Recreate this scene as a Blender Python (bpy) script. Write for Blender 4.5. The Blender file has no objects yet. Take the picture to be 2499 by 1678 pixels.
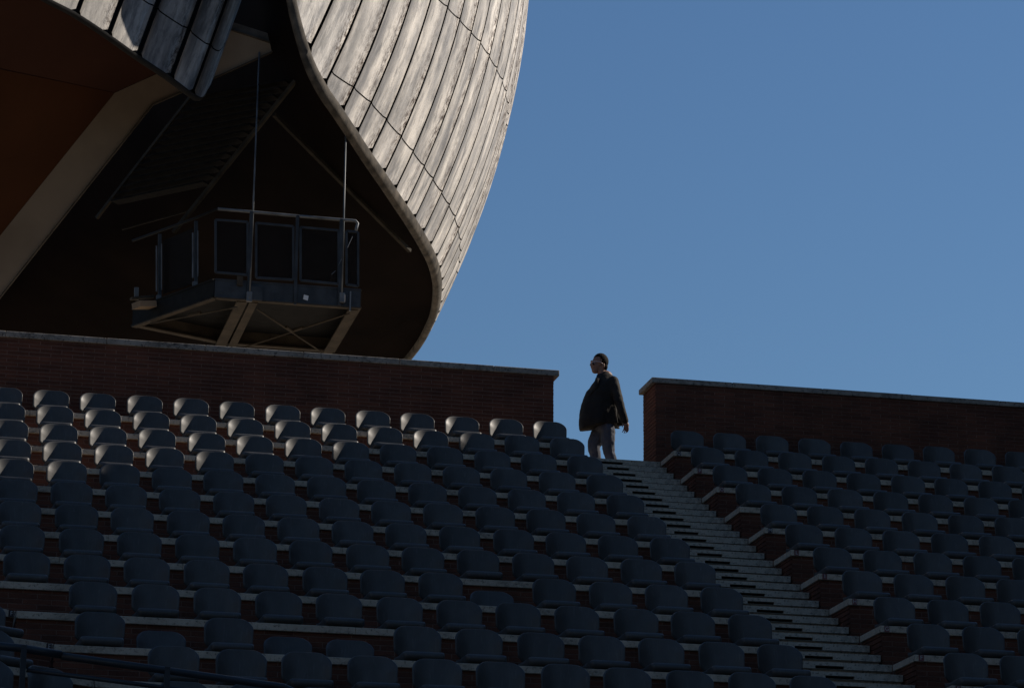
import bpy, bmesh, math, random
from mathutils import Vector, Matrix
random.seed(7)
R = math.radians
S = bpy.context.scene
COL = S.collection

# ------------------------------------------------------------------ camera
SRC_W, SRC_H, F_PX = 2499.0, 1678.0, 7060.43
YAW, PITCH, ROLL = 0.219825, 0.281403, 0.0078328
CAM = Vector((-1.59365, -34.48022, -8.98899))
_fwd = Vector((math.sin(YAW) * math.cos(PITCH), math.cos(YAW) * math.cos(PITCH), math.sin(PITCH)))
_r0 = Vector((math.cos(YAW), -math.sin(YAW), 0))
_u0 = _r0.cross(_fwd)
RIGHT = _r0 * math.cos(ROLL) + _u0 * math.sin(ROLL)
UP = -_r0 * math.sin(ROLL) + _u0 * math.cos(ROLL)
FWD = _fwd
cam_d = bpy.data.cameras.new('camera')
cam_d.sensor_width = 36.0
cam_d.lens = F_PX / SRC_W * 36.0
cam_d.clip_start, cam_d.clip_end = 0.5, 5000.0
cam = bpy.data.objects.new('camera', cam_d)
COL.objects.link(cam)
cam.matrix_world = Matrix(((RIGHT.x, UP.x, -FWD.x, CAM.x), (RIGHT.y, UP.y, -FWD.y, CAM.y),
                           (RIGHT.z, UP.z, -FWD.z, CAM.z), (0, 0, 0, 1)))
S.camera = cam

# ------------------------------------------------------------------ light
SUN_EL, SUN_AZ = 35.0, 9.0            # elevation; degrees from +X towards +Y
sdir = Vector((math.cos(R(SUN_EL)) * math.cos(R(SUN_AZ)), math.cos(R(SUN_EL)) * math.sin(R(SUN_AZ)), math.sin(R(SUN_EL))))
world = bpy.data.worlds.new('World'); S.world = world; world.use_nodes = True
wn, wl = world.node_tree.nodes, world.node_tree.links
sky = wn.new('ShaderNodeTexSky'); sky.sky_type = 'NISHITA'; sky.sun_disc = False
sky.sun_elevation = R(SUN_EL); sky.sun_rotation = R(90 - SUN_AZ)
sky.air_density = 1.4; sky.dust_density = 0.2; sky.ozone_density = 9.0; sky.altitude = 0.0
wl.new(sky.outputs['Color'], wn['Background'].inputs['Color'])
wn['Background'].inputs['Strength'].default_value = 0.073
sun_d = bpy.data.lights.new('sun', 'SUN'); sun_d.energy = 5.0; sun_d.angle = R(0.5); sun_d.color = (1.0, 0.90, 0.78)
sun = bpy.data.objects.new('sun', sun_d); COL.objects.link(sun)
sun.rotation_euler = sdir.to_track_quat('Z', 'Y').to_euler(); sun.location = (20, -10, 40)
S.view_settings.view_transform = 'Standard'; S.view_settings.look = 'None'
S.view_settings.exposure = 0.0; S.view_settings.gamma = 1.0

# ------------------------------------------------------------------ helpers
def ray(x, y):
    return FWD + RIGHT * ((x - SRC_W / 2) / F_PX) - UP * ((y - SRC_H / 2) / F_PX)
def at(x, y, Y):
    "point of the vertical plane Y that is sighted at photo position x, y"
    d = ray(x, y); return CAM + d * ((Y - CAM.y) / d.y)
def atz(x, y, Z):
    d = ray(x, y); return CAM + d * ((Z - CAM.z) / d.z)
def px(P):
    d = Vector(P) - CAM; z = d.dot(FWD)
    return SRC_W / 2 + F_PX * d.dot(RIGHT) / z, SRC_H / 2 - F_PX * d.dot(UP) / z

class MB:
    def __init__(s): s.v, s.f, s.uv = [], [], []
    def vert(s, p): s.v.append(tuple(p)); return len(s.v) - 1
    def face(s, ids, uv=None): s.f.append(list(ids)); s.uv.append(uv)
    def poly(s, pts, uv=None): s.face([s.vert(p) for p in pts], uv)
    def box(s, x0, x1, y0, y1, z0, z1):
        i = [s.vert(p) for p in ((x0,y0,z0),(x1,y0,z0),(x1,y1,z0),(x0,y1,z0),(x0,y0,z1),(x1,y0,z1),(x1,y1,z1),(x0,y1,z1))]
        for q in ((0,3,2,1),(4,5,6,7),(0,1,5,4),(1,2,6,5),(2,3,7,6),(3,0,4,7)): s.face([i[k] for k in q])
    def beam(s, a, b, w, h, up=(0, 0, 1)):
        a, b = Vector(a), Vector(b); d = (b - a).normalized()
        sd = d.cross(Vector(up)); sd = sd.normalized() if sd.length > 1e-5 else Vector((1, 0, 0))
        u = sd.cross(d)
        c = [(-1,-1),(1,-1),(1,1),(-1,1)]
        i = [s.vert(p + sd * (cx * w / 2) + u * (cy * h / 2)) for p in (a, b) for cx, cy in c]
        for q in ((0,1,2,3),(7,6,5,4),(0,4,5,1),(1,5,6,2),(2,6,7,3),(3,7,4,0)): s.face([i[k] for k in q])
    def tube(s, pts, r, n=10, cap=True):
        pts = [Vector(p) for p in pts]; rr = r if isinstance(r, (list, tuple)) else [r] * len(pts)
        rings = []; ref = None
        for k, p in enumerate(pts):
            d = (pts[min(k + 1, len(pts) - 1)] - pts[max(k - 1, 0)]).normalized()
            if ref is None: ref = d.orthogonal().normalized()
            ref = (ref - d * ref.dot(d)).normalized(); b = d.cross(ref)
            rings.append([s.vert(p + (ref * math.cos(2 * math.pi * t / n) + b * math.sin(2 * math.pi * t / n)) * rr[k]) for t in range(n)])
        for A, B in zip(rings, rings[1:]):
            for t in range(n): s.face([A[t], A[(t + 1) % n], B[(t + 1) % n], B[t]])
        if cap: s.face(rings[0][::-1]); s.face(rings[-1])
    def loft(s, rings, cap=True):
        ids = [[s.vert(p) for p in rg] for rg in rings]; n = len(ids[0])
        for A, B in zip(ids, ids[1:]):
            for t in range(n): s.face([A[t], A[(t + 1) % n], B[(t + 1) % n], B[t]])
        if cap: s.face(ids[0][::-1]); s.face(ids[-1])
    def grid(s, P, uv=None):
        ids = [[s.vert(p) for p in row] for row in P]
        for a in range(len(P) - 1):
            for b in range(len(P[0]) - 1):
                s.face([ids[a][b], ids[a + 1][b], ids[a + 1][b + 1], ids[a][b + 1]],
                       None if uv is None else [uv[a][b], uv[a + 1][b], uv[a + 1][b + 1], uv[a][b + 1]])
        return ids
    def ball(s, c, r, n=14, m=10, rot=None):
        c = Vector(c); rx, ry, rz = r if isinstance(r, (tuple, list)) else (r, r, r)
        rot = rot or Matrix.Identity(3)
        rows = []
        for a in range(1, m):
            th = math.pi * a / m
            rows.append([s.vert(c + rot @ Vector((rx * math.sin(th) * math.cos(2 * math.pi * b / n), ry * math.sin(th) * math.sin(2 * math.pi * b / n), rz * math.cos(th)))) for b in range(n)])
        t, d = s.vert(c + rot @ Vector((0, 0, rz))), s.vert(c - rot @ Vector((0, 0, rz)))
        for b in range(n):
            s.face([t, rows[0][b], rows[0][(b + 1) % n]]); s.face([d, rows[-1][(b + 1) % n], rows[-1][b]])
        for A, B in zip(rows, rows[1:]):
            for b in range(n): s.face([A[b], B[b], B[(b + 1) % n], A[(b + 1) % n]])
    def build(s, name, mat, parent=None, smooth=False, fix=True):
        me = bpy.data.meshes.new(name); me.from_pydata(s.v, [], s.f)
        if fix and any(u is None for u in s.uv):
            bm = bmesh.new(); bm.from_mesh(me); bmesh.ops.recalc_face_normals(bm, faces=bm.faces); bm.to_mesh(me); bm.free()
        uvl = me.uv_layers.new(name='UVMap')
        for p in me.polygons:
            nn = p.normal; u = s.uv[p.index]
            for k, li in enumerate(p.loop_indices):
                if u is not None: uvl.data[li].uv = u[k]
                else:
                    co = me.vertices[me.loops[li].vertex_index].co
                    if abs(nn.z) > max(abs(nn.x), abs(nn.y)): uvl.data[li].uv = (co.x, co.y)
                    elif abs(nn.x) > abs(nn.y): uvl.data[li].uv = (co.y, co.z)
                    else: uvl.data[li].uv = (co.x, co.z)
            p.use_smooth = smooth
        me.materials.append(mat)
        o = bpy.data.objects.new(name, me); COL.objects.link(o)
        if parent: o.parent = parent
        return o
def tag(o, label=None, cat=None, group=None, kind=None):
    if label: o['label'] = label
    if cat: o['category'] = cat
    if group: o['group'] = group
    if kind: o['kind'] = kind
    return o
def thing(name, loc, label, cat, group=None, rz=0.0):
    o = bpy.data.objects.new(name, None); COL.objects.link(o)
    o.location = loc; o.rotation_euler = (0, 0, rz)
    o.empty_display_size = 0.2
    return tag(o, label, cat, group)

# ------------------------------------------------------------------ materials
def mat_new(name, rough=0.7, spec=0.3, metallic=0.0):
    m = bpy.data.materials.new(name); m.use_nodes = True
    nt = m.node_tree; b = nt.nodes['Principled BSDF']
    b.inputs['Roughness'].default_value = rough; b.inputs['Metallic'].default_value = metallic
    b.inputs['Specular IOR Level'].default_value = spec
    return m, nt, b
def N(nt, t, **kw):
    n = nt.nodes.new(t)
    for k, v in kw.items(): setattr(n, k, v)
    return n
def mapped(nt, src='Object', scale=(1, 1, 1)):
    tc = N(nt, 'ShaderNodeTexCoord'); mp = N(nt, 'ShaderNodeMapping'); mp.inputs['Scale'].default_value = scale
    nt.links.new(tc.outputs[src], mp.inputs['Vector']); return mp.outputs['Vector']
def noise(nt, vec, scale, detail=4, rough=0.55, lo=0.35, hi=0.65):
    n = N(nt, 'ShaderNodeTexNoise'); n.inputs['Scale'].default_value = scale; n.inputs['Detail'].default_value = detail
    n.inputs['Roughness'].default_value = rough
    nt.links.new(vec, n.inputs['Vector'])
    r = N(nt, 'ShaderNodeMapRange'); r.inputs['From Min'].default_value = lo; r.inputs['From Max'].default_value = hi
    nt.links.new(n.outputs['Fac'], r.inputs['Value']); return r.outputs['Result']
def mixc(nt, fac, a, b, mode='MIX'):
    m = N(nt, 'ShaderNodeMix', data_type='RGBA', blend_type=mode)
    for sock, val in ((m.inputs[0], fac), (m.inputs[6], a), (m.inputs[7], b)):
        if hasattr(val, 'links'): nt.links.new(val, sock)
        elif isinstance(val, (tuple, list)): sock.default_value = (*val[:3], 1)
        else: sock.default_value = val
    return m.outputs[2]
def mul(nt, a, k):
    m = N(nt, 'ShaderNodeMath', operation='MULTIPLY'); nt.links.new(a, m.inputs[0])
    if hasattr(k, 'links'): nt.links.new(k, m.inputs[1])
    else: m.inputs[1].default_value = k
    return m.outputs[0]
def bump(nt, b, h, strength=0.3, dist=0.01):
    n = N(nt, 'ShaderNodeBump'); n.inputs['Strength'].default_value = strength; n.inputs['Distance'].default_value = dist
    nt.links.new(h, n.inputs['Height']); nt.links.new(n.outputs['Normal'], b.inputs['Normal'])
def plain(name, c, rough=0.7, spec=0.3, var=0.25, scale=6.0, metallic=0.0, bmp=0.0):
    m, nt, b = mat_new(name, rough, spec, metallic); v = mapped(nt)
    nz = noise(nt, v, scale)
    nt.links.new(mixc(nt, nz, tuple(x * (1 - var) for x in c), tuple(min(1, x * (1 + var)) for x in c)), b.inputs['Base Color'])
    if bmp: bump(nt, b, nz, bmp, 0.004)
    return m
def brick_mat(name, c1, c2, mortar):
    m, nt, b = mat_new(name, 0.9, 0.15); v = mapped(nt, 'UV')
    t = N(nt, 'ShaderNodeTexBrick'); t.offset = 0.5; t.squash = 1.0
    nt.links.new(v, t.inputs['Vector'])
    for k, val in (('Scale', 1.0), ('Mortar Size', 0.0035), ('Mortar Smooth', 0.3), ('Bias', 0.0), ('Brick Width', 0.27), ('Row Height', 0.05)):
        t.inputs[k].default_value = val
    t.inputs['Color1'].default_value = (*c1, 1); t.inputs['Color2'].default_value = (*c2, 1); t.inputs['Mortar'].default_value = (*mortar, 1)
    ov = mapped(nt)
    c = mixc(nt, mul(nt, noise(nt, ov, 1.7, 5), 0.55), t.outputs['Color'], (0.032, 0.016, 0.012), 'MIX')
    c = mixc(nt, mul(nt, noise(nt, ov, 38, 3, 0.6, 0.5, 0.72), 0.5), c, (0.15, 0.06, 0.036))
    nt.links.new(c, b.inputs['Base Color'])
    g = mixc(nt, 0.25, t.outputs['Fac'], noise(nt, ov, 60, 3))
    bw = N(nt, 'ShaderNodeRGBToBW'); nt.links.new(g, bw.inputs[0]); inv = N(nt, 'ShaderNodeMath', operation='SUBTRACT'); inv.inputs[0].default_value = 1.0
    nt.links.new(bw.outputs[0], inv.inputs[1]); bump(nt, b, inv.outputs[0], 0.5, 0.006)
    return m
def stone_mat(name, base, dark, k=1.0):
    m, nt, b = mat_new(name, 0.85, 0.2); v = mapped(nt)
    c = mixc(nt, noise(nt, v, 2.3, 6, 0.65), tuple(x * 0.72 for x in base), tuple(x * 1.12 for x in base))
    c = mixc(nt, mul(nt, noise(nt, v, 26, 5, 0.7, 0.54, 0.66), 0.85 * k), c, dark)           # pits
    big = mul(nt, noise(nt, v, 1.1, 4, 0.6, 0.46, 0.72), noise(nt, v, 14, 6, 0.75, 0.44, 0.60))
    c = mixc(nt, mul(nt, big, 0.9 * k), c, tuple(x * 0.6 for x in dark))                     # black weathering in patches
    nt.links.new(c, b.inputs['Base Color']); bump(nt, b, noise(nt, v, 30, 6, 0.7), 0.35, 0.006)
    return m
def lead_mat(name, k=1.0):
    "weathered lead: UV.x counts sheets across, UV.y is metres along the sheet"
    m, nt, b = mat_new(name, 0.62, 0.35)
    v1 = mapped(nt, 'UV', (2.0, 0.7, 1)); v2 = mapped(nt, 'UV', (4.5, 1.7, 1)); v3 = mapped(nt, 'UV', (9, 2.6, 1)); v4 = mapped(nt, 'UV', (1, 1, 1))
    c = mixc(nt, noise(nt, v1, 1.0, 6, 0.62, 0.36, 0.62), (0.28, 0.272, 0.268), (0.86, 0.80, 0.72))
    c = mixc(nt, mul(nt, noise(nt, v2, 1.0, 7, 0.7, 0.50, 0.66), 0.85), c, (0.13, 0.128, 0.13))
    c = mixc(nt, mul(nt, noise(nt, v3, 1.0, 5, 0.75, 0.53, 0.70), 0.4), c, (0.68, 0.61, 0.53))
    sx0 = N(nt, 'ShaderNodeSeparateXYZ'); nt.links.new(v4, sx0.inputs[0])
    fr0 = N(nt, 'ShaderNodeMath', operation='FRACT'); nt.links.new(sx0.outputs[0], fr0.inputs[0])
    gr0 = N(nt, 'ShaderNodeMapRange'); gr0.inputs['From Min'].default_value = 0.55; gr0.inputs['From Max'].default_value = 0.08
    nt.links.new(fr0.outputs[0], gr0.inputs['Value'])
    dish_shade = mul(nt, gr0.outputs[0], noise(nt, mapped(nt, 'UV', (3.5, 0.7, 1)), 1.0, 6, 0.65, 0.36, 0.58))
    c = mixc(nt, mul(nt, dish_shade, 0.88), c, (0.085, 0.085, 0.09))  # shading of the dished sheet painted in: left part darker, broken by noise
    c = mixc(nt, mul(nt, noise(nt, mapped(nt, 'UV', (3.0, 3.2, 1)), 1.0, 7, 0.7, 0.50, 0.64), 0.45), c, (0.19, 0.185, 0.18))
    oi = N(nt, 'ShaderNodeObjectInfo')
    # rust runs close to one edge of some sheets
    sx = N(nt, 'ShaderNodeSeparateXYZ'); nt.links.new(v4, sx.inputs[0])
    fr = N(nt, 'ShaderNodeMath', operation='FRACT'); nt.links.new(sx.outputs[0], fr.inputs[0])
    band = N(nt, 'ShaderNodeMapRange'); band.inputs['From Min'].default_value = 0.62; band.inputs['From Max'].default_value = 0.86
    nt.links.new(fr.outputs[0], band.inputs['Value'])
    rust = mul(nt, mul(nt, band.outputs[0], noise(nt, mapped(nt, 'UV', (1.0, 0.35, 1)), 1.0, 2, 0.5, 0.46, 0.56)), noise(nt, mapped(nt, 'UV', (22, 9, 1)), 1.0, 6, 0.8, 0.47, 0.56))
    c = mixc(nt, mul(nt, rust, 1.0), c, (0.060, 0.032, 0.019))
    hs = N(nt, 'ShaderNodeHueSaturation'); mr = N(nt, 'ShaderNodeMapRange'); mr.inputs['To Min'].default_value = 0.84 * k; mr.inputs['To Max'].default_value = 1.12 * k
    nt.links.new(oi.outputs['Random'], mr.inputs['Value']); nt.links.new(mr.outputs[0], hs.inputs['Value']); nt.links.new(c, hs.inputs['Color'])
    nt.links.new(hs.outputs[0], b.inputs['Base Color'])
    bump(nt, b, noise(nt, v2, 1.0, 6, 0.7), 0.35, 0.02)
    return m
def seat_mat():
    m, nt, b = mat_new('grey_plastic', 0.5, 0.5); v = mapped(nt); oi = N(nt, 'ShaderNodeObjectInfo')
    add = N(nt, 'ShaderNodeVectorMath', operation='ADD'); nt.links.new(v, add.inputs[0]); nt.links.new(oi.outputs['Location'], add.inputs[1]); w = add.outputs[0]
    c = mixc(nt, noise(nt, w, 7, 5, 0.6), (0.037, 0.036, 0.034), (0.049, 0.047, 0.044))
    mp = N(nt, 'ShaderNodeMapping'); mp.inputs['Scale'].default_value = (60, 60, 5); nt.links.new(w, mp.inputs[0])
    c = mixc(nt, mul(nt, noise(nt, mp.outputs[0], 1.0, 3, 0.6, 0.58, 0.75), 0.35), c, (0.13, 0.127, 0.12))
    hs = N(nt, 'ShaderNodeHueSaturation'); mr = N(nt, 'ShaderNodeMapRange'); mr.inputs['To Min'].default_value = 0.82; mr.inputs['To Max'].default_value = 1.18
    nt.links.new(oi.outputs['Random'], mr.inputs['Value']); nt.links.new(mr.outputs[0], hs.inputs['Value']); nt.links.new(c, hs.inputs['Color'])
    nt.links.new(hs.outputs[0], b.inputs['Base Color'])
    r = N(nt, 'ShaderNodeMapRange'); r.inputs['To Min'].default_value = 0.47; r.inputs['To Max'].default_value = 0.56
    nt.links.new(noise(nt, w, 11, 4), r.inputs['Value']); nt.links.new(r.outputs[0], b.inputs['Roughness'])
    bump(nt, b, noise(nt, w, 60, 3), 0.04, 0.002)
    return m
M = dict(
    brick=brick_mat('roman_brick', (0.165, 0.060, 0.036), (0.100, 0.040, 0.026), (0.24, 0.15, 0.115)),
    mortar=plain('brick_joint', (0.15, 0.095, 0.075), 0.95, 0.1),
    coping=stone_mat('weathered_coping', (0.30, 0.265, 0.225), (0.045, 0.042, 0.04), 1.15),
    stone=stone_mat('travertine', (0.47, 0.39, 0.30), (0.07, 0.065, 0.06)),
    step=stone_mat('worn_travertine', (0.43, 0.37, 0.295), (0.055, 0.052, 0.05), 1.1),
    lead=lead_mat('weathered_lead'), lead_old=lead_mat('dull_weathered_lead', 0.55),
    lead_dark=plain('dark_lead_seam', (0.016, 0.016, 0.016), 0.8, 0.2),
    trim=plain('lead_edge_trim', (0.095, 0.080, 0.062), 0.75, 0.25, 0.5, 5.0, bmp=0.4),
    seat=seat_mat(),
    void=plain('dark_recess', (0.006, 0.006, 0.006), 0.95, 0.05),
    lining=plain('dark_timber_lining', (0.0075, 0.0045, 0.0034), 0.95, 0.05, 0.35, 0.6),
    soffit=plain('red_brown_soffit', (0.064, 0.024, 0.010), 0.9, 0.1, 0.12, 0.7),
    soffit2=plain('dull_brown_soffit', (0.052, 0.022, 0.014), 0.9, 0.1, 0.12, 0.7),
    beige=plain('beige_plaster', (0.20, 0.150, 0.105), 0.9, 0.1, 0.10, 1.3),
    fascia=plain('grey_fascia', (0.06, 0.058, 0.055), 0.8, 0.2),
    steel=plain('galvanised_steel', (0.13, 0.135, 0.14), 0.5, 0.4, 0.3, 4.0, 0.3),
    steel_dark=plain('dark_blue_steel', (0.029, 0.032, 0.036), 0.55, 0.35, 0.35, 5.0),
    girder=plain('dusty_beige_steel', (0.056, 0.044, 0.031), 0.75, 0.2, 0.3, 3.0),
    mesh_panel=plain('dark_mesh_panel', (0.012, 0.011, 0.011), 0.85, 0.15),
    sticker=plain('white_sticker', (0.6, 0.6, 0.6), 0.6, 0.2, 0.05),
    rail=plain('blue_grey_rail_paint', (0.013, 0.017, 0.021), 0.45, 0.4, 0.25, 6.0),
    plate=plain('dark_red_plate', (0.13, 0.045, 0.045), 0.6, 0.3, 0.2),
    plate_black=plain('black_plate', (0.03, 0.025, 0.028), 0.6, 0.3, 0.2),
    letter=plain('white_letter', (0.40, 0.39, 0.38), 0.6, 0.2, 0.08),
    ground=plain('pale_paving', (0.26, 0.24, 0.215), 0.9, 0.15, 0.2, 0.6),
    skin=plain('skin', (0.24, 0.125, 0.085), 0.55, 0.35, 0.08, 30.0),
    hair=plain('black_hair', (0.010, 0.008, 0.007), 0.8, 0.12, 0.4, 40.0, bmp=0.6),
    jacket=plain('black_jacket_cloth', (0.021, 0.018, 0.015), 0.8, 0.2, 0.25, 9.0),
    shirt=plain('navy_shirt', (0.012, 0.014, 0.026), 0.8, 0.2),
    trousers=plain('grey_trousers', (0.074, 0.078, 0.096), 0.85, 0.2, 0.2, 9.0),
    shoe=plain('black_shoe', (0.012, 0.011, 0.010), 0.45, 0.4),
    frame_white=plain('pale_glasses_frame', (0.62, 0.50, 0.52), 0.4, 0.4, 0.05),
    lens=plain('dark_lens', (0.012, 0.008, 0.008), 0.15, 0.5, 0.05),
)

_m = M['mesh_panel'] = M['mesh_panel'].copy(); _m.name = 'perforated_dark_mesh'
_nt = _m.node_tree; _tr = _nt.nodes.new('ShaderNodeBsdfTransparent'); _mx = _nt.nodes.new('ShaderNodeMixShader'); _mx.inputs[0].default_value = 0.5
_out = [n for n in _nt.nodes if n.type == 'OUTPUT_MATERIAL'][0]; _pb = _nt.nodes['Principled BSDF']
_nt.links.new(_tr.outputs[0], _mx.inputs[1]); _nt.links.new(_pb.outputs[0], _mx.inputs[2]); _nt.links.new(_mx.outputs[0], _out.inputs['Surface'])
M['strut'] = plain('grimy_steel', (0.034, 0.028, 0.020), 0.8, 0.15, 0.4, 3.0)
M['stair_steel'] = plain('dusty_dark_steel', (0.008, 0.007, 0.006), 0.85, 0.1, 0.6, 9.0)
M['dark_steel'] = plain('dark_shaded_steel', (0.012, 0.012, 0.012), 0.8, 0.15)  # dark platform steel; on the left side its tone stands for shade
# ------------------------------------------------------------------ setting
T, RISE, ZB = 0.93328, 0.45, -0.038        # row depth, row rise, height of the top bench
XA0, XA1 = 6.93, 8.23                      # the stairs
WH = 0.50                                  # chamfer: bench slab runs back 0.62 beside the stairs
g = MB(); g.poly([(-900, -900, -10.62), (900, -900, -10.62), (900, 900, -10.62), (-900, 900, -10.62)])
tag(g.build('ground', M['ground']), kind='structure')
w = MB(); w.box(-40, 45, 0.94, 60, -10.6, ZB - 0.03)
tag(w.build('walkway', M['step']), kind='structure')

# ------------------------------------------------------------------ brick walls with coping
def brick_courses(mb, mm, x0, x1, y0, y1, z0, z1, rake=0.0045):
    "brick courses with raked joints: each course stands 9 mm proud of the joint behind it"
    n0, n1 = math.floor(z0 / 0.05), math.ceil(z1 / 0.05)
    for k in range(n0, n1):
        a, b_ = max(z0, k * 0.05 + 0.004), min(z1, (k + 1) * 0.05 - 0.004)
        if b_ - a < 0.004: continue
        j = random.uniform(0, 0.003)
        mb.box(x0 + j, x1 - j, y0 + random.uniform(0, 0.0015), y1, a, b_)
    mm.box(x0 + 0.014, x1 - 0.014, y0 + rake, y1 - 0.010, z0, z1)
def coping(mb, x0, x1, y0, y1, z0, z1, first, step=1.25):
    x = x0; d = first
    while x < x1 - 0.01:
        e = min(x + d, x1)
        if x1 - e < 0.25: e = x1
        dz = random.uniform(-0.002, 0.002)
        mb.box(x + 0.0008, e - 0.0008, y0 + random.uniform(0, 0.003), y1, z0, z1 + dz)
        x = e; d = step
def bevel(o, w=0.006, seg=2):
    m = o.modifiers.new('bevel', 'BEVEL'); m.width = w; m.segments = seg; m.limit_method = 'ANGLE'; m.angle_limit = R(40)
    return o
wr = thing('brick_wall', (8.218, 0.80, 0), 'long brick parapet wall with stone coping, right of the gap at the stairs', 'wall', 'brick parapet walls')
a, b_ = MB(), MB(); brick_courses(a, b_, 0, 8.5, 0, 0.613, -0.05, 1.066)
a.build('brickwork', M['brick'], wr); b_.build('mortar', M['mortar'], wr)
c_ = MB(); coping(c_, -0.054, 8.5, -0.03, 0.645, 1.066, 1.139, 1.1)
bevel(c_.build('coping', M['coping'], wr), 0.012, 3)
wl_ = thing('brick_wall', (6.849, 0.80, 0), 'long brick parapet wall with stone coping, left of the gap below the lead shell', 'wall', 'brick parapet walls', R(0.56))
a, b_ = MB(), MB(); brick_courses(a, b_, -10.5, 0, 0, 0.60, -0.05, 1.064, 0.0022)
a.build('brickwork', M['brick'], wl_); b_.build('mortar', M['mortar'], wl_)
c_ = MB(); coping(c_, -10.5, 0.072, -0.03, 0.632, 1.064, 1.146, 0.95)
bevel(c_.build('coping', M['coping'], wl_), 0.012, 3)

# ------------------------------------------------------------------ terraces
LET = ['Q', 'P', 'O', 'N', 'M', 'L', 'I', 'H', 'G', 'F', 'E', 'D', 'C', 'B']
NROW = 14
JA = R(33)                                  # the next sector turns by this angle
def jx(i): return -0.326 + 0.2955 * (i - 9)
def letter_mesh(ch, size):
    cu = bpy.data.curves.new('letter', 'FONT'); cu.body = ch; cu.size = size; cu.align_x = 'CENTER'; cu.align_y = 'CENTER'; cu.extrude = 0.001
    ob = bpy.data.objects.new('letter', cu); COL.objects.link(ob)
    me = bpy.data.meshes.new_from_object(ob.evaluated_get(bpy.context.evaluated_depsgraph_get()))
    bpy.data.objects.remove(ob); bpy.data.curves.remove(cu)
    me.materials.clear(); me.materials.append(M['letter']); return me
def marker(parent, ch, loc, black=False):
    mb = MB(); mb.box(-0.026, 0.026, -0.004, 0.0, -0.030, 0.030)
    p = mb.build('row_plate', M['plate_black' if black else 'plate'], parent); p.location = loc
    o = bpy.data.objects.new('row_letter', letter_mesh(ch, 0.058)); COL.objects.link(o); o.parent = p
    o.rotation_euler = (R(90), 0, 0); o.location = (0, -0.0055, 0)
ROWDESC = ['top', 'second', 'third', 'fourth', 'fifth', 'sixth', 'seventh', 'eighth', 'ninth', 'tenth', 'eleventh', 'twelfth', 'thirteenth', 'fourteenth']
def terrace(i, side):
    z = ZB - RISE * i; y = -T * i
    if side == 'R': org, rz, xa, xb = (XA1, y, z), 0.0, 0.0, 6.2 - 0.14 * i
    elif side == 'L': org, rz, xa, xb = (XA0, y, z), 0.0, jx(i) - XA0, 0.0
    else: org, rz, xa, xb = (jx(i), y, z), JA, -1.6, 0.0
    where = {'R': 'right of the stairs', 'L': 'left of the stairs', 'S': 'past the bend at bottom left'}[side]
    t = thing('terrace_row', org, 'stone bench on brick riser, %s from the top, %s' % (ROWDESC[i], where), 'terrace',
              'stepped stone bench rows', rz)
    a, b_ = MB(), MB()
    brick_courses(a, b_, xa + (0.02 if side == 'R' else 0.0), xb - (0.02 if side == 'L' else 0.0), 0.035, 0.60, -RISE - 0.10, -0.066)
    a.build('brick_riser', M['brick'], t); b_.build('mortar', M['mortar'], t)
    s = MB(); coping(s, xa, xb, 0.0, 0.62, -0.066, 0.0, 0.7 + 0.37 * (i % 3), 1.2)
    bevel(s.build('bench_slab', M['stone'], t), 0.006)
    f = MB(); f.box(xa + (0.03 if side == 'R' else 0), xb - (0.03 if side == 'L' else 0), 0.602, T + 0.03, -RISE - 0.1, -0.10)
    f.build('tread', M['step'], t)
    if side == 'R' and LET[i] != 'N' and i < 12: marker(t, LET[i], (0.068, -0.0005, -0.033), LET[i] in 'QM')
    if side == 'S' and i in (9, 10): marker(t, LET[i], (-0.055, -0.0005, -0.033), True)
for i in range(NROW):
    terrace(i, 'L'); terrace(i, 'R')
    terrace(i, 'S')

# ------------------------------------------------------------------ stairs
st = thing('stairs', (XA0, 0.626, ZB), 'long straight flight of pale stone steps with dark slots, climbing to the gap', 'stairs')
def step_mesh(k):
    x0, x1, h, d = 0.004, XA1 - XA0 - 0.004, 0.15, 0.36
    sx0, sx1, sz0, sz1, dep = 0.505, 0.800, -0.066, -0.036, 0.12
    mb = MB(); X = [x0, sx0, sx1, x1]; Z = [-0.067, sz0, sz1, 0.0]; ZL = -h - 0.02
    for a in range(3):
        for b in range(3):
            if a == 1 and b == 1: continue
            mb.poly([(X[a], 0, Z[b]), (X[a + 1], 0, Z[b]), (X[a + 1], 0, Z[b + 1]), (X[a], 0, Z[b + 1])])
    mb.poly([(sx0, 0, sz0), (sx1, 0, sz0), (sx1, dep, sz0), (sx0, dep, sz0)]); mb.poly([(sx0, 0, sz1), (sx0, dep, sz1), (sx1, dep, sz1), (sx1, 0, sz1)])
    mb.poly([(sx0, 0, sz0), (sx0, dep, sz0), (sx0, dep, sz1), (sx0, 0, sz1)]); mb.poly([(sx1, 0, sz0), (sx1, 0, sz1), (sx1, dep, sz1), (sx1, dep, sz0)])
    mb.poly([(x0, 0, 0), (x1, 0, 0), (x1, d, 0), (x0, d, 0)])
    r = 0.05
    mb.poly([(x0, 0, Z[0]), (x1, 0, Z[0]), (x1, r, Z[0]), (x0, r, Z[0])]); mb.poly([(x0, r, ZL), (x1, r, ZL), (x1, r, Z[0]), (x0, r, Z[0])])
    mb.poly([(x0, d, 0), (x1, d, 0), (x1, d, ZL), (x0, d, ZL)])
    for xx in (x0, x1): mb.poly([(xx, 0, 0), (xx, 0, Z[0]), (xx, r, Z[0]), (xx, r, ZL), (xx, d, ZL), (xx, d, 0)])
    return mb
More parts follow.
